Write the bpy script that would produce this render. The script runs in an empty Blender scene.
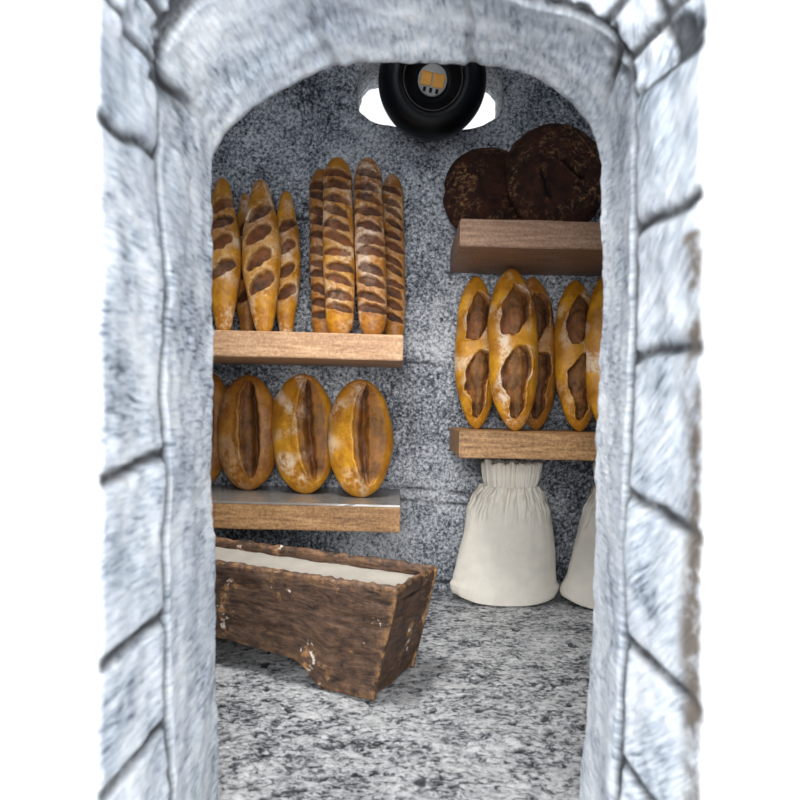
import bpy, math, random
from mathutils import Vector, Matrix, noise
random.seed(4)
C = bpy.context.scene.collection
F = 600.0; H = 0.455; HY = 406.0; ROLL = math.radians(1.4)
cr, sr = math.cos(ROLL), math.sin(ROLL)

def unroll(px, py):
    dx, dy = px-400, py-400
    return 400+dx*cr+dy*sr, 400-dx*sr+dy*cr
def P(px, py, Y):
    x, y = unroll(px, py)
    return Vector(((x-400)/F*Y, Y, H+(HY-y)/F*Y))
def sstep(a, b, x):
    t = max(0.0, min(1.0, (x-a)/(b-a))); return t*t*(3-2*t)
def lerp(a, b, t): return a+(b-a)*t
def nz(x, y, z): return noise.noise(Vector((x, y, z)))
def fbm(x, y, z, o=4):
    s = 0; a = 1; f = 1
    for _ in range(o):
        s += a*noise.noise(Vector((x*f, y*f, z*f))); a *= .5; f *= 2.03
    return s

# ------------------------------------------------------------------ materials
def mat(name):
    m = bpy.data.materials.new(name); m.use_nodes = True
    nt = m.node_tree; b = nt.nodes['Principled BSDF']
    return m, nt, b
class N:
    def __init__(s, nt): s.nt = nt; s.l = nt.links
    def n(s, t, **k):
        o = s.nt.nodes.new(t)
        for a, v in k.items(): setattr(o, a, v)
        return o
    def obj(s, scale=(1,1,1), rnd=True):
        t = s.n('ShaderNodeTexCoord'); m = s.n('ShaderNodeMapping'); m.inputs['Scale'].default_value = scale
        s.l.new(t.outputs['Object'], m.inputs[0]); return m.outputs[0]
    def uv(s, scale=(1,1,1)):
        t = s.n('ShaderNodeTexCoord'); m = s.n('ShaderNodeMapping'); m.inputs['Scale'].default_value = scale
        s.l.new(t.outputs['UV'], m.inputs[0]); return m.outputs[0]
    def noise(s, vec, scale, detail=6, rough=.6, dist=0):
        o = s.n('ShaderNodeTexNoise'); o.inputs['Scale'].default_value = scale; o.inputs['Detail'].default_value = detail
        o.inputs['Roughness'].default_value = rough; o.inputs['Distortion'].default_value = dist
        s.l.new(vec, o.inputs['Vector']); return o.outputs['Fac']
    def ramp(s, fac, stops):
        o = s.n('ShaderNodeValToRGB'); e = o.color_ramp.elements
        while len(e) < len(stops): e.new(.5)
        for i, (p, c) in enumerate(stops):
            e[i].position = p; e[i].color = (c, c, c, 1) if isinstance(c, (int, float)) else (*c, 1)
        s.l.new(fac, o.inputs[0]); return o.outputs[0]
    def mix(s, fac, a, b, mode='MIX'):
        o = s.n('ShaderNodeMix', data_type='RGBA', blend_type=mode)
        for i, v in ((0, fac), (6, a), (7, b)):
            if isinstance(v, (int, float)): o.inputs[i].default_value = v if i == 0 else (v, v, v, 1)
            elif isinstance(v, tuple): o.inputs[i].default_value = (*v, 1)
            else: s.l.new(v, o.inputs[i])
        return o.outputs[2]
    def math(s, op, a, b=0.0):
        o = s.n('ShaderNodeMath', operation=op)
        for i, v in ((0, a), (1, b)):
            if isinstance(v, (int, float)): o.inputs[i].default_value = v
            else: s.l.new(v, o.inputs[i])
        return o.outputs[0]
    def attr(s, name):
        return s.n('ShaderNodeAttribute', attribute_name=name).outputs['Fac']
    def bump(s, h, strength, dist, b, prev=None):
        o = s.n('ShaderNodeBump'); o.inputs['Strength'].default_value = strength; o.inputs['Distance'].default_value = dist
        s.l.new(h, o.inputs['Height'])
        if prev is not None: s.l.new(prev, o.inputs['Normal'])
        if b is not None: s.l.new(o.outputs[0], b.inputs['Normal'])
        return o.outputs[0]

def srgb(r, g, b):
    f = lambda c: (c/255/12.92) if c/255 <= .04045 else ((c/255+.055)/1.055)**2.4
    return (f(r), f(g), f(b))

def m_backwall():
    m, nt, b = mat('painted_stone_dark'); g = N(nt); o = g.obj()
    fine = g.noise(o, 120, 6, .8, .3); mid = g.noise(o, 14, 5, .65); big = g.noise(o, 3.2, 3, .5)
    pit = g.noise(o, 44, 4, .6)
    v = g.math('ADD', g.math('MULTIPLY', fine, 1.0), g.math('MULTIPLY', g.math('SUBTRACT', mid, .5), .32))
    v = g.math('ADD', v, g.math('MULTIPLY', g.math('SUBTRACT', big, .5), .35))
    c = g.ramp(v, [(.38, srgb(16,18,23)), (.455, srgb(84,90,100)), (.53, srgb(152,158,167)), (.63, srgb(216,219,224))])
    c = g.mix(g.ramp(pit, [(.30, 1), (.36, 0)]), c, srgb(22,24,28))
    # dark wash that sits in the joints
    tc = g.obj((1, 1, 1))
    c = g.mix(g.attr('groove'), c, srgb(26,28,32))
    nt.links.new(c, b.inputs['Base Color']); b.inputs['Roughness'].default_value = .62
    g.bump(v, .6, .004, b)
    return m
def m_floor():
    m, nt, b = mat('painted_stone_floor'); g = N(nt); o = g.obj((1, 1.5, 1))
    fine = g.noise(o, 90, 7, .74, .6); mid = g.noise(o, 16, 5, .6, .4); big = g.noise(o, 2.5, 3, .5)
    v = g.math('ADD', fine, g.math('MULTIPLY', g.math('SUBTRACT', mid, .5), .4))
    v = g.math('ADD', v, g.math('MULTIPLY', g.math('SUBTRACT', big, .5), .2))
    c = g.ramp(v, [(.33, srgb(16,18,22)), (.425, srgb(92,95,101)), (.48, srgb(176,178,181)), (.60, srgb(228,228,229))])
    c = g.mix(g.attr('groove'), c, srgb(34,36,42))
    nt.links.new(c, b.inputs['Base Color']); b.inputs['Roughness'].default_value = .3
    g.bump(v, 1.0, .011, b)
    return m
def m_portal():
    m, nt, b = mat('whitewashed_stone'); g = N(nt); o = g.obj(); u = g.uv((105, 7, 1))
    st = g.noise(u, 2.2, 7, .65, .5); mid = g.noise(o, 16, 6, .6, .3); big = g.noise(o, 5, 3, .5)
    v = g.math('ADD', g.math('MULTIPLY', st, .55), g.math('MULTIPLY', mid, .45))
    c = g.ramp(v, [(.37, srgb(92,101,116)), (.44, srgb(182,192,205)), (.52, srgb(224,231,239)), (.62, srgb(250,252,255))])
    c = g.mix(g.ramp(big, [(.35, .4), (.5, 0)]), c, srgb(186,196,210))
    gr = g.math('MULTIPLY', g.attr('groove'), g.ramp(g.noise(o, 30, 5, .7), [(.3, .65), (.5, 1)]))
    c = g.mix(gr, c, srgb(44,44,46))
    c = g.mix(g.math('MULTIPLY', g.attr('dirt'), g.ramp(g.noise(o, 22, 5, .7), [(.42, .05), (.58, 1)])), c, srgb(122,112,104))
    c = g.mix(g.attr('facade'), c, srgb(250,250,250))
    nt.links.new(c, b.inputs['Base Color']); b.inputs['Roughness'].default_value = .6
    g.bump(v, .7, .007, b)
    return m
def m_wood(name, a, bcol, c3, rough=.55):
    m, nt, b = mat(name); g = N(nt); o = g.obj((1.2, 12, 12)); o2 = g.obj()
    gr = g.noise(o, 9, 6, .65, .3); sp = g.noise(o2, 160, 3, .6)
    v = g.math('ADD', g.math('MULTIPLY', gr, .6), g.math('MULTIPLY', sp, .4))
    c = g.ramp(v, [(.36, a), (.5, bcol), (.62, c3)])
    nt.links.new(c, b.inputs['Base Color']); b.inputs['Roughness'].default_value = rough
    g.bump(v, .5, .002, b)
    return m
def m_bread(name, lo, hi, gash, gash_dark, flour=(.62,.55,.45), fl=.5, rough=.36):
    m, nt, b = mat(name); g = N(nt); o = g.obj()
    n1 = g.noise(o, 26, 5, .6); n2 = g.noise(o, 110, 4, .7); n3 = g.noise(o, 9, 3, .5)
    c = g.ramp(g.math('ADD', g.math('MULTIPLY', n1, .6), g.math('MULTIPLY', n2, .4)), [(.36, lo), (.6, hi)])
    c = g.mix(g.ramp(n3, [(.44, 0), (.62, .75)]), c, tuple(x*.5+y*.5 for x, y in zip(lo, gash)))
    f = g.math('MULTIPLY', g.attr('flour'), g.ramp(g.math('ADD', g.math('MULTIPLY', n1, .5), g.math('MULTIPLY', n2, .5)), [(.44, 0), (.56, 1)]))
    gc = g.mix(g.ramp(n1, [(.4, 0), (.6, 1)]), gash_dark, gash)
    c = g.mix(g.attr('gash'), c, gc)
    c = g.mix(g.math('MULTIPLY', g.math('MULTIPLY', f, fl), g.math('SUBTRACT', 1.0, g.math('MULTIPLY', g.attr('gash'), .8))), c, flour)
    nt.links.new(c, b.inputs['Base Color']); nt.links.new(g.math('ADD', g.math('MULTIPLY', g.attr('gash'), .35), rough), b.inputs['Roughness'])
    g.bump(g.math('ADD', n2, n1), .6, .003, b)
    return m
def m_plain(name, col, rough=.5, metal=0, bumps=0, sc=40, var=.85):
    m, nt, b = mat(name); g = N(nt); o = g.obj(); n1 = g.noise(o, sc, 5, .6)
    c = g.mix(g.ramp(n1, [(.35, 0), (.65, 1)]), tuple(x*var for x in col), col)
    nt.links.new(c, b.inputs['Base Color']); b.inputs['Roughness'].default_value = rough; b.inputs['Metallic'].default_value = metal
    if bumps: g.bump(n1, bumps, .003, b)
    return m
def m_trough():
    m, nt, b = mat('worn_brown_wood'); g = N(nt); u = g.uv((3, 12, 1)); o = g.obj()
    gr = g.noise(u, 4, 7, .7, 1.2); n1 = g.noise(o, 45, 6, .75); n2 = g.noise(o, 17, 4, .6); n3 = g.noise(o, 85, 4, .6)
    c = g.ramp(g.math('ADD', g.math('MULTIPLY', gr, .6), g.math('MULTIPLY', n1, .4)), [(.38, srgb(30,19,13)), (.5, srgb(82,58,42)), (.62, srgb(112,84,62))])
    wear = g.math('MULTIPLY', g.attr('edge'), g.ramp(n1, [(.46, 0), (.58, 1)]))
    c = g.mix(wear, c, srgb(186,138,88))
    c = g.mix(g.ramp(g.math('ADD', g.math('MULTIPLY', n1, .5), g.math('MULTIPLY', n2, .5)), [(.575, 0), (.63, .8)]), c, srgb(176,128,80))
    c = g.mix(g.ramp(g.math('ADD', g.math('MULTIPLY', n2, .5), g.math('MULTIPLY', n3, .5)), [(.62, 0), (.64, 1)]), c, srgb(218,208,196))
    nt.links.new(c, b.inputs['Base Color']); b.inputs['Roughness'].default_value = .55
    g.bump(g.math('ADD', gr, n1), .7, .004, b)
    return m
def m_dark_bread():
    m, nt, b = mat('dark_rye_crust'); g = N(nt); o = g.obj()
    n1 = g.noise(o, 85, 7, .75, .6); n2 = g.noise(o, 12, 4, .6); n3 = g.noise(o, 30, 4, .6)
    c = g.ramp(n3, [(.35, srgb(30,15,10)), (.65, srgb(62,32,22))])
    f = g.math('MULTIPLY', g.ramp(n1, [(.50, 0), (.60, 1)]), g.ramp(n2, [(.40, 0), (.54, .9)]))
    f = g.math('MULTIPLY', f, g.attr('flour'))
    c = g.mix(f, c, srgb(150,112,78)); c = g.mix(g.attr('gash'), c, srgb(18,10,8))
    nt.links.new(c, b.inputs['Base Color']); b.inputs['Roughness'].default_value = .8; b.inputs['Specular IOR Level'].default_value = .25
    g.bump(g.math('ADD', n1, n3), 1.0, .005, b)
    return m

M = dict(
  back=m_backwall(), floor=m_floor(), portal=m_portal(),
  shelf_lit=m_wood('lit_shelf_wood', srgb(150,112,80), srgb(188,146,108), srgb(214,176,138)),  # shelf wood lightened, the stronger light put into its colour
  shelf=m_wood('brown_shelf_wood', srgb(104,74,44), srgb(156,116,74), srgb(190,150,104)),
  shelf_shaded=m_wood('shaded_shelf_wood', srgb(112,84,64), srgb(140,108,86), srgb(164,132,108)),  # shelf wood darkened, the shade up there put into its colour
  sheen_top=m_plain('grey_sheen_top', srgb(128,122,116), .2, 0, .15, 60),  # grey colour stands in for glare on the wooden shelf top
  crust=m_bread('golden_crust', srgb(160,98,16), srgb(216,156,40), srgb(118,62,24), srgb(46,22,10), srgb(226,214,198), .85),
  crust_red=m_bread('tan_crust', srgb(142,84,24), srgb(196,136,52), srgb(98,52,24), srgb(40,20,10), srgb(222,204,184), .8),
  rye=m_dark_bread(), trough=m_trough(),
  sack=m_plain('cream_sackcloth', srgb(236,230,218), .6, 0, .3, 30, .9),
  fill=m_plain('cream_filling', srgb(166,160,150), .7, 0, .4, 24, .88),
  black=m_plain('black_housing', (.003,.004,.006), .3, 0, 0, 30),
  blackin=m_plain('black_recess', (.004,.004,.005), .35, 0, 0, 30),
  chrome=m_plain('grey_ring', (.06,.06,.065), .25, .6, 0, 30),
  pcb=m_plain('grey_white_board', srgb(190,190,186), .5, 0, 0, 200),
  phos=m_plain('orange_phosphor', srgb(250,176,70), .4, 0, 0, 60),
)

for _k in ('black', 'blackin'): M[_k].node_tree.nodes['Principled BSDF'].inputs['Specular IOR Level'].default_value = .22
# ------------------------------------------------------------------ object helpers
def mesh(name, verts, faces, m, parent=None, smooth=True, attrs=None, uvs=None):
    me = bpy.data.meshes.new(name); me.from_pydata([tuple(v) for v in verts], [], faces)
    if attrs:
        for k, vals in attrs.items():
            a = me.attributes.new(k, 'FLOAT', 'POINT'); a.data.foreach_set('value', vals)
    if uvs:
        ul = me.uv_layers.new(name='UVMap')
        for lp in me.loops: ul.data[lp.index].uv = uvs[lp.vertex_index]
    me.update(); me.materials.append(m)
    if smooth: me.polygons.foreach_set('use_smooth', [True]*len(me.polygons))
    o = bpy.data.objects.new(name, me); C.objects.link(o)
    if parent is not None: o.parent = parent
    return o
def thing(name, label, cat, loc=(0,0,0), group=None):
    o = bpy.data.objects.new(name, None); C.objects.link(o); o.location = loc; o.empty_display_size = .05
    o['label'] = label; o['category'] = cat
    if group: o['group'] = group
    return o
def tag(o, label, cat, group=None, kind=None):
    o['label'] = label; o['category'] = cat
    if group: o['group'] = group
    if kind: o['kind'] = kind
def struct(o): o['kind'] = 'structure'; return o
def sub(vs, fs, attrs, sel):
    """keep only the faces in sel"""
    mp = {}; nv = []; nf = []; na = {k: [] for k in attrs}
    for f in sel:
        g = []
        for i in fs[f]:
            if i not in mp:
                mp[i] = len(nv); nv.append(vs[i])
                for k in attrs: na[k].append(attrs[k][i])
            g.append(mp[i])
        nf.append(g)
    return nv, nf, na

# ------------------------------------------------------------------ the setting: back wall with the round hole
YW = 1.5; WT = .13; XL, XR = -1.0, 1.0; ZT = 1.42
hc = P(430, 92, YW); HRX, HRZ = 74/F*YW, 36/F*YW
def wall_back():
    # grid wall, the hole cut as a ring of quads around an ellipse
    vs = []; fs = []; gr = []
    na = 128
    def ell(a, k, kz=None): 
        w = 1+.05*nz(math.cos(a)*1.6, math.sin(a)*1.6, 3)+.02*nz(math.cos(a)*6, math.sin(a)*6, 9)
        c, q = math.cos(a), math.sin(a)
        return (hc.x+HRX*k*w*math.copysign(abs(c)**.8, c), hc.z+HRZ*(kz or k)*w*math.copysign(abs(q)**.55, q))
    def rect(a):
        x0, x1, z0, z1 = XL-.03, XR+.03, -.02, ZT
        ca, sa = math.cos(a), math.sin(a); t = 1e9
        if ca > 1e-9: t = min(t, (x1-hc.x)/ca)
        if ca < -1e-9: t = min(t, (x0-hc.x)/ca)
        if sa > 1e-9: t = min(t, (z1-hc.z)/sa)
        if sa < -1e-9: t = min(t, (z0-hc.z)/sa)
        return (hc.x+ca*t, hc.z+sa*t)
    angs = [2*math.pi*i/na for i in range(na)]
    # put exact corner angles in
    for x, z in ((XL-.03,-.02),(XR+.03,-.02),(XL-.03,ZT),(XR+.03,ZT)):
        a = math.atan2(z-hc.z, x-hc.x) % (2*math.pi)
        k = min(range(na), key=lambda i: abs(angs[i]-a)); angs[k] = a
    nr = 160; rings = []
    def joint(x, z):
        w = .006*fbm(x*9, z*9, 2); g = 0
        for zz, xa, xb in ((.918,-.6,-.13),(.565,-.02,.12),(.255,.0,.16),(.222,-.02,.2),(.025,-1,1),(.795,.1,1)):
            if xa < x < xb: g = max(g, 1-sstep(.001, .005, abs(z+w*2-zz+.05*nz(x*3, zz, 0)*.3)))
        for xx, za, zb in ((-.09,.52,.565),(-.22,.92,1.02),(.2,.25,.34),(.17,.72,.79),(.33,.74,.79)):
            if za < z < zb: g = max(g, .8*(1-sstep(.001, .004, abs(x+w*2-xx))))
        return g
    # front ring strips
    for r in range(nr+1):
        t = (r/nr)**1.0; row = []
        for a in angs:
            e = ell(a, 1); q = rect(a)
            x, z = lerp(e[0], q[0], t), lerp(e[1], q[1], t)
            j = joint(x, z)
            d = -.004*fbm(x*7, z*7, 1)+.0*j
            if r == 0: d += .004
            row.append(len(vs)); vs.append((x, YW+d+.006*j, z)); gr.append(j)
        rings.append(row)
    # tunnel, back ring, outer back
    for kk, yy in ((1.0, .02), (1.0, .06), (1.0, .1), (1.0, WT)):
        row = []
        for a in angs:
            x, z = ell(a, kk); j = 0.0
            d = .003*fbm(x*20, yy*30, z*20)
            row.append(len(vs)); vs.append((x+d, YW+yy, z+d)); gr.append(.35)
        rings.insert(0, row)
    row = []
    for a in angs:
        q = rect(a); row.append(len(vs)); vs.append((q[0], YW+WT, q[1])); gr.append(0)
    rings.insert(0, row)
    rings.append(row)
    n = len(angs)
    for A, B in zip(rings, rings[1:]):
        for i in range(n): fs.append((A[i], A[(i+1) % n], B[(i+1) % n], B[i]))
    return struct(mesh('wall_back', vs, fs, M['back'], attrs={'groove': gr}))
wall_back()

def grid_obj(name, m, fn, nu, nv, gf=None):
    vs = []; g = []; fs = []
    for j in range(nv+1):
        for i in range(nu+1):
            p = fn(i/nu, j/nv); vs.append(p); g.append(gf(p) if gf else 0)
    for j in range(nv):
        for i in range(nu):
            a = j*(nu+1)+i; fs.append((a, a+1, a+nu+2, a+nu+1))
    return mesh(name, vs, fs, m, attrs={'groove': g})
def floor_h(x, y):
    far = sstep(1.33, 1.2, y)
    h = .0035*fbm(x*12, y*16, 0, 5)
    p = fbm(x*42, y*64, 5, 3)
    return (h-.004*sstep(.35, .6, p))*(.35+.65*far)-.003
def floor_g(p):
    v = fbm(p[0]*42, p[1]*64, 5, 3)
    return sstep(.34, .6, v)*.9
fo = struct(grid_obj('floor', M['floor'], lambda u, v: (lerp(-1.0, 1.0, u), lerp(.41, 1.5, v), floor_h(lerp(-1.0, 1.0, u), lerp(.41, 1.5, v))), 680, 420, floor_g))
sm_ = fo.modifiers.new('thick', 'SOLIDIFY'); sm_.thickness = .05; sm_.offset = -1
def side_wall(name, x, s):
    o = struct(grid_obj(name, M['back'], lambda u, v: (x+s*.004*fbm(u*8, v*8, x), lerp(.68, 1.5, u), lerp(0, ZT, v)), 60, 80))
    k = o.modifiers.new('thick', 'SOLIDIFY'); k.thickness = .06; k.offset = 1 if s < 0 else -1
    return o
side_wall('wall_left', XL, 1); side_wall('wall_right', XR, 1)
co = struct(grid_obj('shading_ceiling', M['back'], lambda u, v: (lerp(-1, 1, u), lerp(.98, 1.5, v), ZT-.003+.003*fbm(u*8, v*4, 3)), 60, 20))  # unseen partial ceiling, its reach chosen to shade the upper back wall
k = co.modifiers.new('thick', 'SOLIDIFY'); k.thickness = .05; k.offset = 1

# ------------------------------------------------------------------ front wall with the stone arch
ZS = .72
def to_plane(pts, Y):
    out = []
    for px, py in pts:
        p = P(px, py, Y); out.append((p.x, p.z))
    return out
def resample(pl, n):
    L = [0]
    for a, b in zip(pl, pl[1:]): L.append(L[-1]+math.hypot(b[0]-a[0], b[1]-a[1]))
    out = []; k = 0
    for i in range(n+1):
        d = L[-1]*i/n
        while k < len(L)-2 and L[k+1] < d: k += 1
        t = (d-L[k])/max(1e-9, L[k+1]-L[k]); out.append((lerp(pl[k][0], pl[k+1][0], t), lerp(pl[k][1], pl[k+1][1], t)))
    return out
def smooth(pl, it):
    for _ in range(it):
        pl = [pl[0]]+[((a[0]+2*b[0]+c[0])/4, (a[1]+2*b[1]+c[1])/4) for a, b, c in zip(pl, pl[1:], pl[2:])]+[pl[-1]]
    return pl
NJ, NA = 190, 260
def interp_x(pts, z):
    pts = sorted(pts, key=lambda p: p[1])
    if z <= pts[0][1]: return pts[0][0]
    for a, b in zip(pts, pts[1:]):
        if z <= b[1]: return lerp(a[0], b[0], (z-a[1])/max(1e-9, b[1]-a[1]))
    return pts[-1][0]
def profile(left, arch, right, Y):
    Lp, Ap, Rp = to_plane(left, Y), to_plane(arch, Y), to_plane(right, Y)
    Lz = [(interp_x(Lp, ZS*i/NJ), ZS*i/NJ) for i in range(NJ+1)]
    Rz = [(interp_x(Rp, ZS*i/NJ), ZS*i/NJ) for i in range(NJ+1)][::-1]
    A = resample(smooth(resample([Lz[-1]]+Ap+[Rz[0]], 120), 10), NA)
    return smooth(Lz[:-1]+A+Rz[1:], 3)
S0 = profile([(217,830),(216.5,732),(215,641),(213.5,600),(213.7,547),(211.7,485),(211.7,300),(210.5,165)],
             [(214,148),(226,127),(251,105),(284,88),(321,69),(346,62),(379,60),(420,61),(462,62),(516,66),(545,78),(570,97),(590,118),(598,140)],
             [(602,173),(603,289),(601,395),(595,440),(595,530),(593.5,597),(592,638),(588,665),(586.7,732),(581.6,783),(580,830)], .65)
S1 = profile([(175,940),(172.7,800),(169,710),(167,589),(168,457),(161,395),(168,289),(162,231),(158,165)],
             [(158,70),(168,35),(188,5),(230,-22),(300,-38),(400,-36),(470,-18),(524,4),(578,14),(612,34),(626,66)],
             [(631,115),(631,330),(629,362),(625,465),(623,564),(624,641),(619,678),(615,759),(611,850),(608,940)], .51)
S2 = profile([(103,1080),(102,700),(103,500),(102,300),(100,60)],
             [(96,-20),(100,-90),(140,-150),(260,-180),(400,-185),(560,-180),(660,-150),(700,-90),(706,-20)],
             [(700,60),(699,300),(699,500),(698,700),(698,1080)], .41)
joints_L = [(450,482), (612,664), (722,797), (157,120)]; joints_R = [(232,197), (359,342), (492,532), (636,712), (757,868), (96,42)]
def zat(py, px, Y): return P(px, py, Y).z
JL = [(zat(a, 165, .51), zat(b, 100, .41)) for a, b in joints_L]; JR = [(zat(a, 628, .51), zat(b, 700, .41)) for a, b in joints_R]
def portal():
    stations = []   # (profile, Y, key) finely subdivided in depth
    n = len(S0)
    def mixp(A, B, t): return [(lerp(a[0], b[0], t), lerp(a[1], b[1], t)) for a, b in zip(A, B)]
    def norm(pl):
        out = []
        for i in range(n):
            a = pl[max(0, i-3)]; b = pl[min(n-1, i+3)]; dx, dz = b[0]-a[0], b[1]-a[1]; l = math.hypot(dx, dz) or 1
            out.append((-dz/l, dx/l))        # away from the opening
        return out
    def scaled(pl, k): # outward by k metres
        nn = norm(pl); return [(p[0]+q[0]*k, p[1]+q[1]*k) for p, q in zip(pl, nn)]
    def box(x0, x1, zt):
        out = []
        for i in range(n):
            if i < NJ: out.append((x0, zt*.0+S0[i][1]/ZS*zt*.5))
            elif i > n-1-NJ: out.append((x1, S0[i][1]/ZS*zt*.5))
            else:
                t = (i-NJ)/NA; per = [(x0, zt*.5), (x0, zt), (x1, zt), (x1, zt*.5)]
                L = [zt*.5, x1-x0, zt*.5]; d = t*sum(L); k = 0
                while k < 2 and d > L[k]: d -= L[k]; k += 1
                f = d/L[k]; out.append((lerp(per[k][0], per[k+1][0], f), lerp(per[k][1], per[k+1][1], f)))
        return out
    stations.append((box(XL, XR, ZT), .68, 'back'))
    stations.append((scaled(S0, .03), .672, 'back')); stations.append((scaled(S0, .010), .668, 'r'))
    stations.append((scaled(S0, .003), .660, 'r')); stations.append((S0, .65, 'r'))
    K1 = 34
    for i in range(1, K1+1):
        t = i/K1; stations.append((mixp(S0, S1, t), lerp(.65, .51, t), 'ring'))
    K2 = 30
    for i in range(1, K2+1):
        t = i/K2; stations.append((mixp(S1, S2, t), lerp(.51, .41, t), 'out'))
    for k, dy in ((.004, .004), (.012, .007), (.03, .008), (.06, .008)): stations.append((scaled(S2, k), .41-dy, 'face'))
    stations.append((box(XL, XR, ZT), .402, 'face'))
    vs = []; fs = []; gr = []; di = []; fa = []; uv = []
    voss = [.10, .235, .365, .50, .62, .76, .90]
    for si, (pl, Y, key) in enumerate(stations):
        nn = norm(pl); arc = 0
        for i in range(n):
            x, z = pl[i]; g = 0.0; d = 0.0; dirt = 0.0
            if i: arc += math.hypot(x-pl[i-1][0], z-pl[i-1][1])
            if key in ('ring', 'out', 'r'):
                w = .010*fbm(x*10, Y*14, z*10, 3)
                d = .0030*fbm(x*9, Y*20, z*9, 2)+.0014*fbm(x*60, Y*50, z*60, 3)
                t1 = abs(Y-.51+.006*nz(x*8, z*8, 1))
                # groove between the inner ring and the outer stones
                gg = 1-sstep(.0018, .0075, t1); gg *= .75+.25*sstep(-.3, .2, nz(x*7+4, z*7, 5)); g = max(g, gg)
                if key == 'out':
                    js = JL if i < NJ else (JR if i > n-1-NJ else [])
                    for jz in js:
                        gg = 1-sstep(.002, .008, abs(z+w*.6-lerp(jz[1], jz[0], (Y-.41)/.10))); g = max(g, gg*.95)
                    if NJ <= i <= n-1-NJ:
                        t = (i-NJ)/NA
                        for v in [.03, .10, .17, .28, .42, .55, .68, .79, .87, .94]:
                            g = max(g, .9*(1-sstep(.004, .012, abs(t-v+w*.5))))
                        d += .010*fbm(x*16, Y*20, z*16, 4)
                        g = max(g, .9*sstep(.05, .4, fbm(x*22, Y*26, z*22+3, 4)))
                    if i > n-1-NJ and z < .58: dirt = sstep(.438, .42, Y+.012*nz(z*12, 2, 2))
                elif NJ*.95 <= i <= n-1-NJ*.95:
                    t = (i-NJ)/NA
                    for v, q in ((.035, 1.0), (.915, 1.0), (.62, .45), (.33, .35)):
                        fadein = sstep(.62, .54, Y) if v in (.035, .915) else 1
                        g = max(g, q*fadein*(1-sstep(.004, .018, abs(t-v+w*1.2))*(.8 if v in (.035, .915) else 1)))
                if key == 'ring':
                    tc_ = (i-NJ)/NA
                    hot = math.exp(-((tc_-.035)/.05)**2)+math.exp(-((tc_-.925)/.06)**2)
                    g = max(g, min(1, hot)*.9*sstep(.62, .54, Y)*sstep(-.05, .35, fbm(x*24, Y*20, z*24+3, 4)))
                d += .006*g
                if Y < .43: d *= .25+.75*(Y-.41)/.02
                if key == 'r' : d += .0015*fbm(x*70, Y*10, z*70, 2)
            f = 1.0 if key == 'face' else 0.0
            if key == 'face' and stations[si-1][2] != 'face': f = .6
            vs.append((x+nn[i][0]*d, Y, max(0, z+nn[i][1]*d) if z > .002 else z)); gr.append(g); di.append(dirt); fa.append(f)
            uv.append((arc, Y*3))
    for s in range(len(stations)-1):
        for i in range(n-1):
            a = s*n+i; fs.append((a, a+n, a+n+1, a+1))
    return struct(mesh('wall_front', vs, fs, M['portal'], attrs={'groove': gr, 'dirt': di, 'facade': fa}, uvs=uv))
portal()

# ------------------------------------------------------------------ shelves
YF = 1.25
def plank(name, x0, x1, z0, z1, m, label, seed, top=None, yf=YF, yb=YW-.002):
    root = thing(name, label, 'shelf', ((x0+x1)/2, (yf+yb)/2, z0))
    nx, ny, nzz = 60, 14, 8; cx, cy = (x0+x1)/2, (yf+yb)/2
    import bmesh
    bm = bmesh.new(); bmesh.ops.create_cube(bm, size=1)
    bmesh.ops.scale(bm, vec=(x1-x0, yb-yf, z1-z0), verts=bm.verts)
    bmesh.ops.translate(bm, vec=(0, 0, (z1-z0)/2), verts=bm.verts)
    bmesh.ops.bevel(bm, geom=bm.edges[:], offset=.0022, segments=2, affect='EDGES')
    bmesh.ops.subdivide_edges(bm, edges=[e for e in bm.edges if e.calc_length() > .1], cuts=24, use_grid_fill=True)
    for v in bm.verts:
        n = nz(v.co.x*9+seed, v.co.y*20, v.co.z*20)
        v.co.z += .0015*n; v.co.y += .0012*nz(v.co.x*14, seed, v.co.z*30)
    me = bpy.data.meshes.new('board'); bm.to_mesh(me); bm.free(); me.materials.append(m)
    o = bpy.data.objects.new('board', me); C.objects.link(o); o.parent = root
    if top:  # thin grey sheet laid on as the sheen of the wood
        vs = []; fs = []
        hx, hy = (x1-x0)/2-.001, (yb-yf)/2-.001; n = 40; zz = z1-z0
        for j, (yy, z) in enumerate(((-hy-.001, zz-.001), (-hy, zz+.0032), (hy, zz+.0032), (hy, zz-.001))):
            for i in range(n+1):
                vs.append((lerp(-hx, hx, i/n), yy+.0006*nz(i*.8, j, seed), z+.0003*nz(i, j*3, seed)))
        for j in range(3):
            for i in range(n):
                a = j*(n+1)+i; fs.append((a, a+1, a+n+2, a+n+1))
        fs.append([j*(n+1) for j in range(4)][::-1]); fs.append([j*(n+1)+n for j in range(4)])
        t = mesh('top_sheen', vs, fs, top, root, smooth=False); t['label'] = 'smooth grey layer painted as sheen on the wood'
    return root
def sz(px, py): return P(px, py, YF).z
Z_UL = sz(400, 334.5); Z_LL = sz(400, 507); Z_UR = sz(530, 220); Z_LR = sz(530, 433)
plank('wall_shelf', -.62, P(403,347,YF).x, sz(400,360.5), Z_UL, M['shelf_lit'], 'wooden shelf in a lit tone, carrying the tall baguettes, upper left', 1)
plank('wall_shelf', -.60, P(400,520,YF).x, sz(400,533), Z_LL, M['shelf'], 'brown wooden shelf with grey sheen painted on top under the round split loaves', 5, M['sheen_top'])
plank('wall_shelf', P(460,230,YF).x, .60, sz(530,248), Z_UR, M['shelf_shaded'], 'brown wooden shelf in a shaded tone, carrying the dark round loaves, upper right', 9)
plank('wall_shelf', P(459,447,YF).x, .60, sz(530,459.5), Z_LR, M['shelf'], 'brown wooden shelf above the flour sacks, holding the oval loaves', 13)
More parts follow.
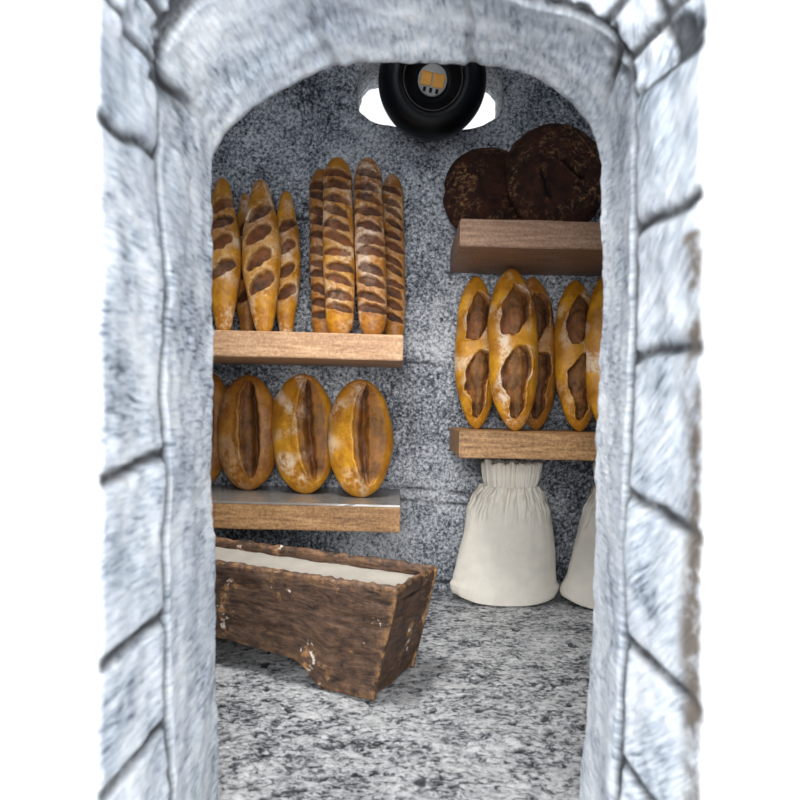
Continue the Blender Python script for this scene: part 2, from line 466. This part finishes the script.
Z_LL += .0032

# ------------------------------------------------------------------ loaves
def loaf(name, label, group, B, T, width, thick, prof, feat, m, seed, cat='bread', nu=120, nv=200, part='score', partlabel=None, yaw=0.0, bend=0.0):
    """B base point, T top point; feat(x, z, L, W, front) -> (depth, gash, flour, score id)"""
    ax = (T-B); L = ax.length; az = ax.normalized()
    fy = Vector((math.sin(yaw), math.cos(yaw), 0)); fy = (fy-az*fy.dot(az)).normalized(); axx = fy.cross(az)
    R = Matrix((axx, fy, az)).transposed().to_4x4()
    root = thing(name, label, cat, B, group); root.rotation_euler = R.to_euler()
    vs = []; fs = []; ga = []; fl = []; ids = []
    W = width/2; D = thick/2
    for j in range(nv+1):
        t = .5-.5*math.cos(math.pi*j/nv); t = t*.6+.4*j/nv
        z = t*L; r = prof(t)
        cx = bend*W*math.sin(math.pi*t)
        for i in range(nu):
            a = 2*math.pi*i/nu
            sx, sy = math.sin(a), -math.cos(a)
            x = sx*r*W; y = sy*r*D*(1 if sy < 0 else .75)
            lump = 1+.075*fbm(x*12+seed*3, y*12, z*12, 3)
            d = 0; g = 0; f = 0; k = -1
            if sy < .25 and r > .02:
                d, g, f, k = feat(x, z, L, W, -sy)
            vs.append((x*lump*(1-.0*d)+cx, y*lump+d*(.3+.7*abs(sy)) if sy < 0 else y*lump+d*.3, z)); ga.append(g); fl.append(f); ids.append(k)
    for j in range(nv):
        for i in range(nu):
            a = j*nu+i; b = j*nu+(i+1) % nu; fs.append((a, b, b+nu, a+nu))
    parts = {}; body = []
    for q, f in enumerate(fs):
        kk = [ids[v] for v in f]
        if min(kk) >= 0 and min(kk) == max(kk): parts.setdefault(kk[0], []).append(q)
        else: body.append(q)
    attrs = {'gash': ga, 'flour': fl}
    v, f, a = sub(vs, fs, attrs, body); mesh('crust', v, f, m, root, attrs=a)
    for kid in sorted(parts):
        if len(parts[kid]) < 12: continue
        v, f, a = sub(vs, fs, attrs, parts[kid])
        o = mesh(part, v, f, m, root, attrs=a)
        if partlabel: o['label'] = partlabel
    return root
def slash_feat(slashes, seed, depth, flour, rim=.25, faceout=.2):
    def feat(x, z, L, W, fr):
        d = 0; g = 0; k = -1; nr = 0
        for q, (xc, tc, ang, l, w) in enumerate(slashes):
            dx = x-xc*W; dz = z-tc*L
            if abs(dz) > l+w*2: continue
            ca, sa = math.cos(ang), math.sin(ang); p = dx*ca+dz*sa; s = -dx*sa+dz*ca
            p += .0; s += w*.35*nz(x*60+q, z*60, seed)
            e = math.sqrt((abs(p)/l)**2.2+(abs(s)/w)**2)
            mk = sstep(1.12, .82, e)
            if mk > g: g = mk
            if e < 1.0 and fr > -.1: k = q
            d += depth*mk*(1+.45*s/w)-depth*rim*sstep(1.65, 1.2, e)*(1-mk)
            nr = max(nr, sstep(1.9, 1.2, e)*(1-mk))
        fl = flour*1.3*sstep(.0, .4, nz(x*24+seed, z*16, seed*2.1))+.6*nr*flour
        return d, g*.95, min(1, fl*sstep(faceout-.3, faceout+.2, fr)), k
    return feat
def torp(t):  # torpedo, drawn out ends
    b = math.sin(math.pi*min(1, max(0, t)))**1.15
    return min(1, max(0, (.36+.65*b)*min(1, (math.sqrt(max(0, 1-(1-t/.05)**2)) if t < .05 else 1))*(math.sqrt(max(0, 1-((t-.94)/.06)**2)) if t > .94 else 1)))
def bag(t):
    e = .09
    r = 1.0
    if t < e*1.2: r = math.sqrt(max(0, 1-(1-t/(e*1.2))**2))
    if t > 1-e*1.4: r = math.sqrt(max(0, 1-((t-(1-e*1.4))/(e*1.4))**2))
    return r*(.86+.14*math.sin(math.pi*t))
def ovl(t): return max(0, 1-abs(2*t-1)**2.25)**.52
def fend(t): return max(0, 1-abs(2*t-1)**2.5)**.60

def pt(px, py, Y, z=None):
    p = P(px, py, Y)
    if z is not None:
        p.z = z
    return p
# torpedo loaves on the upper-left shelf
tg = 'torpedo loaves standing at the left of the upper left shelf'
def torpedo(top, bot, w, Yb, Yt, label, seed, m, yaw=0, sl=None):
    sl = sl or [(.05, .29, .68, .0, .0), (-.05, .43, .66, 0, 0), (-.02, .585, .66, 0, 0), (.05, .735, .66, 0, 0)]
    Ym = (Yb+Yt)/2; W = w/F*Ym
    S = [(a, b, c, W*.40, W*.19) for a, b, c, _, _ in sl]
    return loaf('torpedo_loaf', label, tg, pt(bot[0], bot[1], Yb, Z_UL), pt(top[0], top[1], Yt), W*.97, W*.75, torp, slash_feat(S, seed, .0075, .45), m, seed, part='score', yaw=yaw)
torpedo((222,178), (224,338), 36, 1.34, 1.44, 'leftmost torpedo loaf on the upper left shelf, cut off by the arch jamb', 1, M['crust'], sl=[(.1,.37,.6,0,0),(.0,.53,.55,0,0),(.05,.67,.5,0,0),(.1,.79,.5,0,0)])
torpedo((245,193), (247,338), 26, 1.45, 1.478, 'torpedo loaf mostly hidden behind the two leftmost torpedo loaves', 2, M['crust_red'])
torpedo((260,180), (264,338), 40, 1.33, 1.44, 'frontmost torpedo loaf with four floury diagonal cuts', 3, M['crust'])
torpedo((286,191), (286,338), 29, 1.405, 1.468, 'rightmost and shortest torpedo loaf on the upper left shelf', 4, M['crust'], yaw=-.2)
# baguettes
bg = 'long baguettes standing at the right end of the upper left shelf'
def baguette(top, bot, w, Yb, Yt, label, seed, m, n=11, ang=-.28, fl=.6):
    Ym = (Yb+Yt)/2; W = w/F*Ym; r = random.Random(seed)
    S = [(r.uniform(-.12, .12), .10+.82*(i+.5)/n+r.uniform(-.013, .013), ang+r.uniform(-.16, .14), W*r.uniform(.44, .52), W*r.uniform(.13, .17)) for i in range(n)]
    return loaf('baguette', label, bg, pt(bot[0], bot[1], Yb, Z_UL), pt(top[0], top[1], Yt), W*.96, W*.72, bag, slash_feat(S, seed, .0055, fl*.75), m, seed, part='score')
baguette((321,169), (324,338), 27, 1.43, 1.475, 'baguette at the left of the baguettes, half hidden behind its neighbour', 11, M['crust_red'], 11)
baguette((337,158), (340,338), 33, 1.34, 1.435, 'thick golden baguette, left one of the two front baguettes', 12, M['crust'], 11)
baguette((367,158), (373,338), 32, 1.34, 1.43, 'tallest floury baguette, right one of the two front baguettes', 13, M['crust_red'], 11, fl=.9)
baguette((392,174), (395,338), 24, 1.43, 1.475, 'slim baguette at the right end, set back near the wall', 14, M['crust_red'], 12, -.5)

# round split loaves on the lower-left shelf
def split_feat(seed, xc, hw, flour, crev, turn=0.0):
    def feat(x, z, L, W, fr):
        t = z/L; s = (t-.52)/.43
        if abs(s) >= 1: lens = 0
        else: lens = (1-s*s)**.55
        c = xc*W+turn*W*(t-.5)
        wb = .10*W*fbm(z*30, seed, 0, 3)
        lo = c-hw*W*lens+wb*.5; hi = c+hw*1.25*W*lens+.3*wb
        d = 0; g = 0; k = -1
        if lens > 0 and fr > -.05:
            q = (x-lo)/max(1e-6, hi-lo)      # 0..1 inside
            ins = sstep(-.03, .05, q)*sstep(1.12, .9, q)
            cr_ = crev+.06*fbm(z*26, seed+3, 1, 2)
            dep = .008*sstep(-.02, .05, q)*(1-sstep(.7, 1.1, q))
            left = dep+(.024*sstep(cr_-.16, cr_, q) if q < cr_ else .024*(1-sstep(cr_, cr_+.26, q)))-.005*math.exp(-((q-cr_*.45)/(cr_*.4))**2)
            left += .0025*fbm(x*40, z*18, seed, 3)
            d = left*min(1, lens*1.6)*ins
            g = ins*min(1, lens*2)
            dk = 1-sstep(.0, .10, abs(q-cr_))
            g = g*(.75+.25*dk)*(1-.45*sstep(.55, 1, q)*(.5+.5*nz(x*30, z*30, seed)))
            if 0 <= q <= 1: k = 0
            if -.35 < q < .0: d -= .007*sstep(-.35, -.02, q)*min(1, lens*1.5)
        fl = flour*sstep(-.15, .3, nz(x*22+seed, z*20, seed*1.7))*sstep(.1, -.25, (x-c)/W)
        return d, g, fl, k
    return feat
rg = 'round split loaves on the lower left shelf'
def roundloaf(xl, xr, top, bot, label, seed, m, xc, hw, fl, crev, turn=0, Yb=1.39, Yt=1.425):
    W = (xr-xl)/F*(Yb-.02)
    return loaf('split_loaf', label, rg, pt(bot[0], bot[1], Yb, Z_LL), pt(top[0], top[1], Yt), W*1.01, W*.48, ovl, split_feat(seed, xc, hw, fl*.85, crev, turn), m, seed, nu=160, nv=220, part='split', partlabel='brown open split')
roundloaf(170,229,(204,370),(200,490),'split loaf at the far left, mostly hidden by the arch jamb',21,M['crust_red'],.1,.36,.3,.6,Yb=1.445,Yt=1.468)
roundloaf(214,277,(248,375),(248,492),'dull tan split loaf, left of the floury one',22,M['crust_red'],.12,.30,.35,.7, -.1, 1.412,1.443)
roundloaf(269,333,(301,374),(306,494),'golden split loaf with a floury left cheek, in the middle of the three',23,M['crust'],.30,.40,1.0,.34, -.1, 1.378,1.42)
roundloaf(328,394,(360,379.5),(361,496),'split loaf nearest the right end of the lower left shelf',24,M['crust'],.24,.44,.8,.28, .0, 1.344,1.395)

# oval loaves with two hollows, lower-right shelf
def fendu_feat(seed, flour, xc):
    def feat(x, z, L, W, fr):
        t = z/L; xn = (x/W-xc); d = 0; g = 0; k = -1; nr = 0
        wob = .10*fbm(x*45, z*32, seed, 3)
        tb = t-.52-.06*xn*1.6               # bridge rises to the right
        holes = []
        for q, (a, b_, hw) in enumerate(((-.46, -.03, .56), (.03, .37, .56))):
            u = (tb-a)/(b_-a)
            if 0 < u < 1:
                if q == 0: wv = hw*(sstep(0, .12, u)*(.55+.45*sstep(.30, .62, u)))*sstep(1, .82, u)**.6
                else: wv = hw*(sstep(0, .25, u)**.6)*sstep(1, .6, u)**.6
                e = (abs(xn+wob)/max(.01, wv))
                mk = sstep(1.08, .88, e)*sstep(0, .05, u)*sstep(1, .95, u)
                if e < 1 and fr > 0: k = q
                g = max(g, mk); mound = 1.25-.95*min(1, 1.5*(1-min(1, e)))**.8
                d += mk*(.018*mound+.002*fbm(x*50, z*50, seed, 3))
                nr = max(nr, sstep(1.45, 1.05, e)*(1-mk)*sstep(0, .2, u)*sstep(1, .8, u))
        d -= .0045*nr
        edge = g*(1-g)*4
        fl = flour*1.3*sstep(.05, .4, nz(x*22+seed, z*16, seed))*(1-g)+1.3*nr*flour*sstep(-.2, .3, nz(x*30, z*30, seed+5))+.1*g
        dark = 0
        return d, g*(.8+.2*sstep(.2, .6, abs(xn))), min(1, fl), k
    return feat
fg = 'oval hollowed loaves on the lower right shelf'
def fendu(xl, xr, top, bot, label, seed, m, Yb, Yt, fl=.8, xc=.05, yaw=0):
    W = (xr-xl)/F*((Yb+Yt)/2)
    return loaf('oval_loaf', label, fg, pt(bot[0], bot[1], Yb, Z_LR), pt(top[0], top[1], Yt), W, W*.6, fend, fendu_feat(seed, fl*.6, xc), m, seed, nu=150, nv=230, part='hollow', partlabel='brown hollow in the crust', yaw=yaw)
fendu(453,495,(476,276),(476,430),'leftmost oval loaf, left of the frontmost one',31,M['crust'],1.40,1.455)
fendu(487,537,(511,268.5),(515,431),'frontmost oval loaf with a floury bridge between two hollows',32,M['crust'],1.33,1.405,1.0)
fendu(508,553,(532,277),(536,430),'oval loaf tucked in behind the frontmost oval loaf, on its right',33,M['crust_red'],1.44,1.472,.4)
fendu(553,598,(575,280),(579,430),'oval loaf right of the gap, its right side covered by another',34,M['crust'],1.40,1.455,.8)
fendu(586,634,(610,270),(609,430),'rightmost oval loaf, mostly hidden by the right jamb',35,M['crust'],1.325,1.40,1.0,.25)

# dark round loaves
def rye_feat(seed):
    def feat(x, z, L, W, fr):
        f = fbm(x*9+seed, z*9, seed, 3); g = 0
        d = .006*f+.003*fbm(x*34, z*34, seed, 3)
        xn, t = x/W, z/L; k = -1
        for q, (xa, za, ang, l) in enumerate(((-.28, .36, -1.15, .30), (.22, .50, -.6, .30))):
            if seed != 42: continue
            dx, dz = xn-xa, (t-za)*2; ca, sa = math.cos(ang), math.sin(ang)
            p, s = dx*ca+dz*sa, -dx*sa+dz*ca+.05*nz(x*40, z*40, 1)
            e = math.hypot(p/l, s/.045); mk = sstep(1.2, .6, e)
            d += .012*mk; g = max(g, mk)
            if e < 1: k = q
        return d, g, sstep(-.3, .3, f+.2), k
    return feat
def disc(t): return max(0, 1-abs(2*t-1)**2)**.5
dg = 'dark rye loaves on the upper right shelf'
def rye(cx, cy, rx, ry, Yb, Yt, label, seed):
    Ym = (Yb+Yt)/2
    return loaf('rye_loaf', label, dg, pt(cx+1, cy+ry, Yb, Z_UR), pt(cx-1, cy-ry, Yt), 2*rx/F*(Ym-.02), .085, disc, rye_feat(seed), M['rye'], seed, nu=180, nv=200, part='crack')
rye(488, 196, 46.5, 48, 1.42, 1.452, 'smaller dark round loaf at the left end of the upper right shelf', 41)
rye(556, 180, 52.5, 55, 1.335, 1.375, 'larger dark round loaf, in front, cracked across its middle', 42)

# ------------------------------------------------------------------ flour sacks
def sack(cx, pts, Yc, hd, label, seed, group, neck_top):
    """pts: (py, half-width px) from the bottom up"""
    nu = 240; base = pt(cx, 600, Yc, 0.0); lean = .04
    root = thing('flour_sack', label, 'sack', base, group)
    prof = [((H-((py-HY)/F*Yc)), hw/F*Yc) for py, hw in pts]
    prof = [(max(0, z), r) for z, r in prof]
    def rad(z):
        for (za, ra), (zb, rb) in zip(prof, prof[1:]):
            if z <= zb:
                t = (z-za)/(zb-za); t = t*t*(3-2*t)*.5+t*.5; return lerp(ra, rb, t)
        return prof[-1][1]
    zt = prof[-1][0]; zn = prof[-2][0]; znk = prof[-3][0]
    def ring(z, rr, ph=0, f=1):
        out = []
        for i in range(nu):
            a = 2*math.pi*i/nu; s, c = math.sin(a), -math.cos(a)
            r = rr; q = 0
            up = sstep(zt*.52, znk, z)*(1 if z <= znk+.005 else .9)
            pl = fbm(s*6.5+seed, c*6.5, z*7, 3)
            q += .03*up*(-abs(pl)*1.6+.35)
            q += .004*fbm(s*2+seed, c*2, z*9, 2)*(1-up*.5)
            bulge = .006*nz(s*1.5, c*1.5, z*7+seed)
            depth_ratio = hd(z)/rr
            out.append(((rr+q+bulge)*s+lean*z, (rr+q)*depth_ratio*c, z+.016*abs(s)**3*sstep(.05, 0, z)))
        return out
    vs = []; fs = []
    rows = []
    NZ = 110
    zz = [0.0]+[.0005+(znk-.0005)*i/NZ for i in range(NZ+1)]
    for j, z in enumerate(zz):
        rr = rad(z)*(.965 if j == 0 else (1 if z > .01 else .975+.025*z/.01))
        rows.append(ring(z, rr))
    for r in rows: vs += r
    for j in range(len(rows)-1):
        for i in range(nu):
            a = j*nu+i; b = j*nu+(i+1) % nu; fs.append((a, b, b+nu, a+nu))
    fs.append(list(range(nu))[::-1])
    mesh('bag', vs, fs, M['sack'], root)
    # gathered collar with an open mouth
    vs = []; fs = []; rows = []
    r0 = ring(znk-.002, rad(znk))
    K = 26
    for j in range(K+1):
        t = j/K; z = lerp(znk-.002, zt, t); rr = rad(z); row = []
        for i in range(nu):
            a = 2*math.pi*i/nu; s, c = math.sin(a), -math.cos(a)
            pl = nz(s*7.5+seed, c*7.5, 1.2); amp = .010*sstep(.0, .5, t)+.006
            q = amp*(.4-abs(pl)*2.2)+.003*sstep(.3,1,t)*nz(s*14, c*14, z*30)
            ztop = z+.010*t*nz(s*5+seed, c*5, 7)+.005*t*nz(s*16, c*16, seed)
            row.append(((rr+q)*s+lean*z, (rr+q)*hd(z)/rad(z)*c, ztop))
        rows.append(row)
    top = rows[-1]
    for k, dz in ((.94, .003), (.86, .001), (.80, -.012), (.74, -.035), (.3, -.05)):
        rows.append([(x*k, y*k, z+dz) for x, y, z in top])
    for r in rows: vs += r
    for j in range(len(rows)-1):
        for i in range(nu):
            a = j*nu+i; b = j*nu+(i+1) % nu; fs.append((a, b, b+nu, a+nu))
    fs.append([ (len(rows)-1)*nu+i for i in range(nu)])
    mesh('gathered_collar', vs, fs, M['sack'], root)
    return root
sg = 'cream sacks standing on the stone floor'
sp = [(594.5,54),(587,54.5),(578,51),(566,48.5),(552,47),(530,45),(510,41),(497,34),(485,26),(478,27),(463,29)]
Zb = lambda yc: H*F/yc+HY
def sackp(Yc, cx, pairs):
    # measured outline, moved so that the lowest row lies on the floor
    out = [(Zb(Yc), pairs[0][1])]
    for py, hw in pairs[1:]:
        _, y = unroll(cx, py); out.append((y, hw))
    return out
def hdf(zt): return lambda z: lerp(.056, .046, min(1, z/zt))
sack(503, sackp(1.437, 505, sp), 1.437, hdf(.33), 'whole cream sack under the right shelf, between trough and right jamb', 51, sg, 461)
sp2 = [(600,52),(590,51),(572,45),(552,42),(530,39),(510,33),(495,25),(487,22),(480,23),(465,24.5)]
sack(612, sackp(1.418, 608, sp2), 1.418, hdf(.33), 'cream sack half hidden behind the right jamb', 57, sg, 463)

# ------------------------------------------------------------------ wooden trough
def trough():
    ht = .18
    A = Vector((.0039, .9016, 0)); u = Vector((-.922, .387, 0)); w = Vector((.387, .922, 0)); Ln = .84; Wt = .156; Wb = .146
    # local frame: X along the length (towards the left), Y to the wall, Z up
    root = thing('kneading_trough', 'long worn brown wooden trough on the stone floor, filled with cream white', 'trough', A)
    root.rotation_euler = (0, 0, math.atan2(-u.y, -u.x))
    # local x axis = -u (towards the right end); so length runs from 0 to -Ln
    endf = .040      # the end leans outward
    fl = (Wt-Wb)/2
    fl0 = fl
    def zb(x):       # underside: feet at both ends, raised between
        d = min(-x, Ln+x)
        return .038*sstep(.125, .195, d)+.008*sstep(.17, .34, d)
    def slab(name, fn, tv, nu, nv, su, sv, label=None, top_only=False):
        vs = []; fs = []; ed = []; uv = []
        for side in range(2):
            for j in range(nv+1):
                for i in range(nu+1):
                    a, b = i/nu, j/nv; p = Vector(fn(a, b))
                    dd = min(a*su, (1-a)*su, b*sv, (1-b)*sv)
                    n = .0022*fbm(p.x*22, p.y*22, p.z*26+side, 4)+.0012*abs(nz(p.x*4, 0, p.z*70))
                    n -= .004*math.exp(-dd/.003)+.0035*sstep(.06, .0, abs(nz(p.x*3.5, 3, p.z*26)))*sstep(-.1, .3, nz(p.x*9, p.z*9, 6))
                    sgn = 1 if side == 0 else -1
                    tn = Vector(tv).normalized()
                    q = p+(Vector(tv) if side else Vector((0,0,0)))+tn*(-n)*sgn
                    if b > .999: q.z += .0036*fbm(p.x*60, p.y*60, 2+side*.1, 4)
                    e_ = math.exp(-dd/.005)*(.9 if side == 0 or name == 'end_board' else .15)
                    if b > .999: e_ *= .25
                    vs.append(q); ed.append(e_); uv.append((a*su*2, b*sv*2))
        st = (nu+1)*(nv+1)
        def idx(s, i, j): return s*st+j*(nu+1)+i
        for j in range(nv):
            for i in range(nu):
                fs.append((idx(0,i,j), idx(0,i+1,j), idx(0,i+1,j+1), idx(0,i,j+1)))
                fs.append((idx(1,i,j), idx(1,i,j+1), idx(1,i+1,j+1), idx(1,i+1,j)))
        for i in range(nu):
            fs.append((idx(0,i,0), idx(1,i,0), idx(1,i+1,0), idx(0,i+1,0)))
            fs.append((idx(0,i,nv), idx(0,i+1,nv), idx(1,i+1,nv), idx(1,i,nv)))
        for j in range(nv):
            fs.append((idx(0,0,j), idx(0,0,j+1), idx(1,0,j+1), idx(1,0,j)))
            fs.append((idx(0,nu,j), idx(1,nu,j), idx(1,nu,j+1), idx(0,nu,j+1)))
        o = mesh(name, vs, fs, M['trough'], root, attrs={'edge': ed}, uvs=uv)
        if label: o['label'] = label
        return o
    def xr(z): return -endf*(1-z/ht)
    def xl(z): return -Ln+endf*(1-z/ht)
    def front(a, b):
        x = lerp(xl(0), xr(0), a); z0 = zb(x); z = lerp(z0, ht, b)
        x = lerp(xl(z), xr(z), a); y = fl*(1-z/ht)
        return (x, y, z)
    def back(a, b):
        x, y, z = front(a, b); return (x+.012*a, Wt-.013-fl*(1-z/ht), z)
    slab('side_board', front, (0, .013, 0), 220, 50, Ln, ht)
    slab('side_board', back, (0, .013, 0), 160, 30, Ln, ht)
    def endp(s):
        def fn(a, b):
            z = b*ht*.985+.001; y0 = fl*(1-z/ht)+.003; y1 = Wt-.003-fl*(1-z/ht); y = lerp(y0, y1, a)
            x = (xr(z)-.0145+.012*a) if s else xl(z)+.0015
            return (x, y, z)
        return fn
    slab('end_board', endp(1), (.013, 0, 0), 50, 60, Wt, ht)
    slab('end_board', endp(0), (.013, 0, 0), 50, 60, Wt, ht)
    def bot(a, b): return (lerp(-Ln+.05, -.05, a), lerp(.015, Wt-.02, b), .062)
    slab('bottom_board', bot, (0, 0, .012), 40, 10, Ln, Wt)
    # filling
    vs = []; fs = []; nx, ny = 200, 36
    for j in range(ny+1):
        for i in range(nx+1):
            a, b = i/nx, j/ny; x = lerp(-Ln+.030, -.0275, a); y = lerp(.0165, Wt-.0165, b)
            z = ht-.024+.003*fbm(x*16, y*16, 4, 4)+.006*sstep(.6, 1, b)
            vs.append((x, y, z))
    st = len(vs)
    for v in list(vs)[:]: vs.append((v[0], v[1], .136))
    for j in range(ny):
        for i in range(nx):
            a = j*(nx+1)+i; fs.append((a, a+1, a+nx+2, a+nx+1))
    rim = [i for i in range(nx+1)]+[(j)*(nx+1)+nx for j in range(1, ny+1)]+[ny*(nx+1)+i for i in range(nx-1, -1, -1)]+[j*(nx+1) for j in range(ny-1, 0, -1)]
    for a, b in zip(rim, rim[1:]+rim[:1]): fs.append((b, a, a+st, b+st))
    o = mesh('flour', vs, fs, M['fill']); o.location = root.location; o.rotation_euler = root.rotation_euler
    tag(o, 'cream white filling inside the long brown trough', 'flour', kind='stuff')
trough()

# ------------------------------------------------------------------ lamp in the hole
def lamp():
    Yf = 1.36
    c = P(433, 77.5, Yf)
    root = thing('spot_lamp', 'black round spot lamp pushed through the hole in the back wall', 'lamp', c)
    axis = Vector((0, 1, .36)).normalized()   # from the face back into the hole
    q = Vector((0, 0, 1)).rotation_difference(axis); root.rotation_euler = q.to_euler()
    k = Yf/F
    def lathe(name, prof, m, nu=96):
        vs = []; fs = []
        for r, z in prof:
            for i in range(nu):
                a = 2*math.pi*i/nu; vs.append((r*k*math.cos(a), r*k*math.sin(a), z*k))
        for j in range(len(prof)-1):
            for i in range(nu):
                a = j*nu+i; b = j*nu+(i+1) % nu; fs.append((a, a+nu, b+nu, b))
        return mesh(name, vs, fs, m, root)
    lathe('housing', [(30,10),(30,1),(31.5,-1.5),(36,-2.2),(42,-1),(47,2),(51,7),(54.8,14),(56,22),(56,34),(55,42),(50,56),(46,66),(44,82),(44,120),(40,124),(0,124)], M['black'])
    lathe('bezel_ring', [(28.5,9),(28.5,2.5),(29,.6),(30,.3),(30.3,1.5),(30.3,9)], M['chrome'])
    lathe('reflector_cup', [(29,9),(26,12),(21,17),(17,19),(0,19.4)], M['blackin'])
    ch = lathe('chip_board', [(0,13.6),(14.3,13.6),(15,14.4),(15,19.4)], M['pcb'], 48)
    def pad(x0, x1, y0, y1, z0, z1, m, name):
        vs = [(x*k, y*k, z*k) for z in (z1, z0) for x, y in ((x0,y0),(x1,y0),(x1,y1),(x0,y1))]
        b = .12
        tv = [(x*k, y*k, (z0-.5)*k) for x, y in ((x0+1,y0+1),(x1-1,y0+1),(x1-1,y1-1),(x0+1,y1-1))]
        vs += tv
        fs = [(0,1,2,3)]
        for a in (0, 4):
            for i in range(4): j = (i+1) % 4; fs.append((a+i, a+4+i, a+4+j, a+j))
        fs.append((11,10,9,8))
        o = mesh(name, vs, fs, m, ch, smooth=False); return o
    # the lamp's local axes: find signs so that the squares sit side by side, a touch above the middle
    pad(-12.2, -.8, -6.6, 6.2, 12.4, 13.6, M['phos'], 'light_chip')
    pad(.8, 12.2, -6.6, 6.2, 12.4, 13.6, M['phos'], 'light_chip')
    for x in (-8, -1.5, 5): pad(x, x+3.0, 7.5, 12, 13.0, 13.6, M['blackin'], 'contact')
    ch.rotation_euler = (0, 0, math.radians(10))
    # collar: thin clear-grey rim lying on the back of the housing
    return root
lamp()

# ------------------------------------------------------------------ light and camera
w = bpy.data.worlds.new('World'); bpy.context.scene.world = w; w.use_nodes = True
bg_ = w.node_tree.nodes['Background']; bg_.inputs[0].default_value = (.93, .965, 1, 1); bg_.inputs[1].default_value = 1.2
def area(name, loc, target, size, power, col=(1,1,1), sy=None):
    L = bpy.data.lights.new(name, 'AREA'); L.shape = 'RECTANGLE'; L.size = size; L.size_y = sy or size; L.energy = power; L.color = col
    o = bpy.data.objects.new(name, L); C.objects.link(o); o.location = loc
    o.rotation_euler = (Vector(target)-Vector(loc)).to_track_quat('-Z', 'Y').to_euler(); return o
cl = area('added_top_fill', (-.22, .82, 1.34), (-.08, .84, .0), .30, 5.6, (1, .99, .97)); cl.data.spread = math.radians(95)  # added fill overhead that brightens the front floor, no real fixture
area('daylight', (-.02, -.6, .68), (0, 1.2, .40), .6, 22, (1, .995, .98))

cam = bpy.data.cameras.new('camera'); co_ = bpy.data.objects.new('camera', cam); C.objects.link(co_)
cam.sensor_width = 36; cam.sensor_fit = 'HORIZONTAL'; cam.lens = F/800*36; cam.clip_start = .01
co_.location = (0, 0, H)
co_.rotation_euler = (Matrix.Rotation(math.radians(90), 3, 'X') @ Matrix.Rotation(ROLL, 3, 'Z')).to_euler()
cam.shift_y = (HY-400)/800
cam.dof.use_dof = True; cam.dof.focus_distance = 1.3; cam.dof.aperture_fstop = 6.0
bpy.context.scene.camera = co_
vs_ = bpy.context.scene.view_settings
vs_.view_transform = 'Standard'; vs_.look = 'None'; vs_.gamma = 1; vs_.use_curve_mapping = False; vs_.exposure = 0
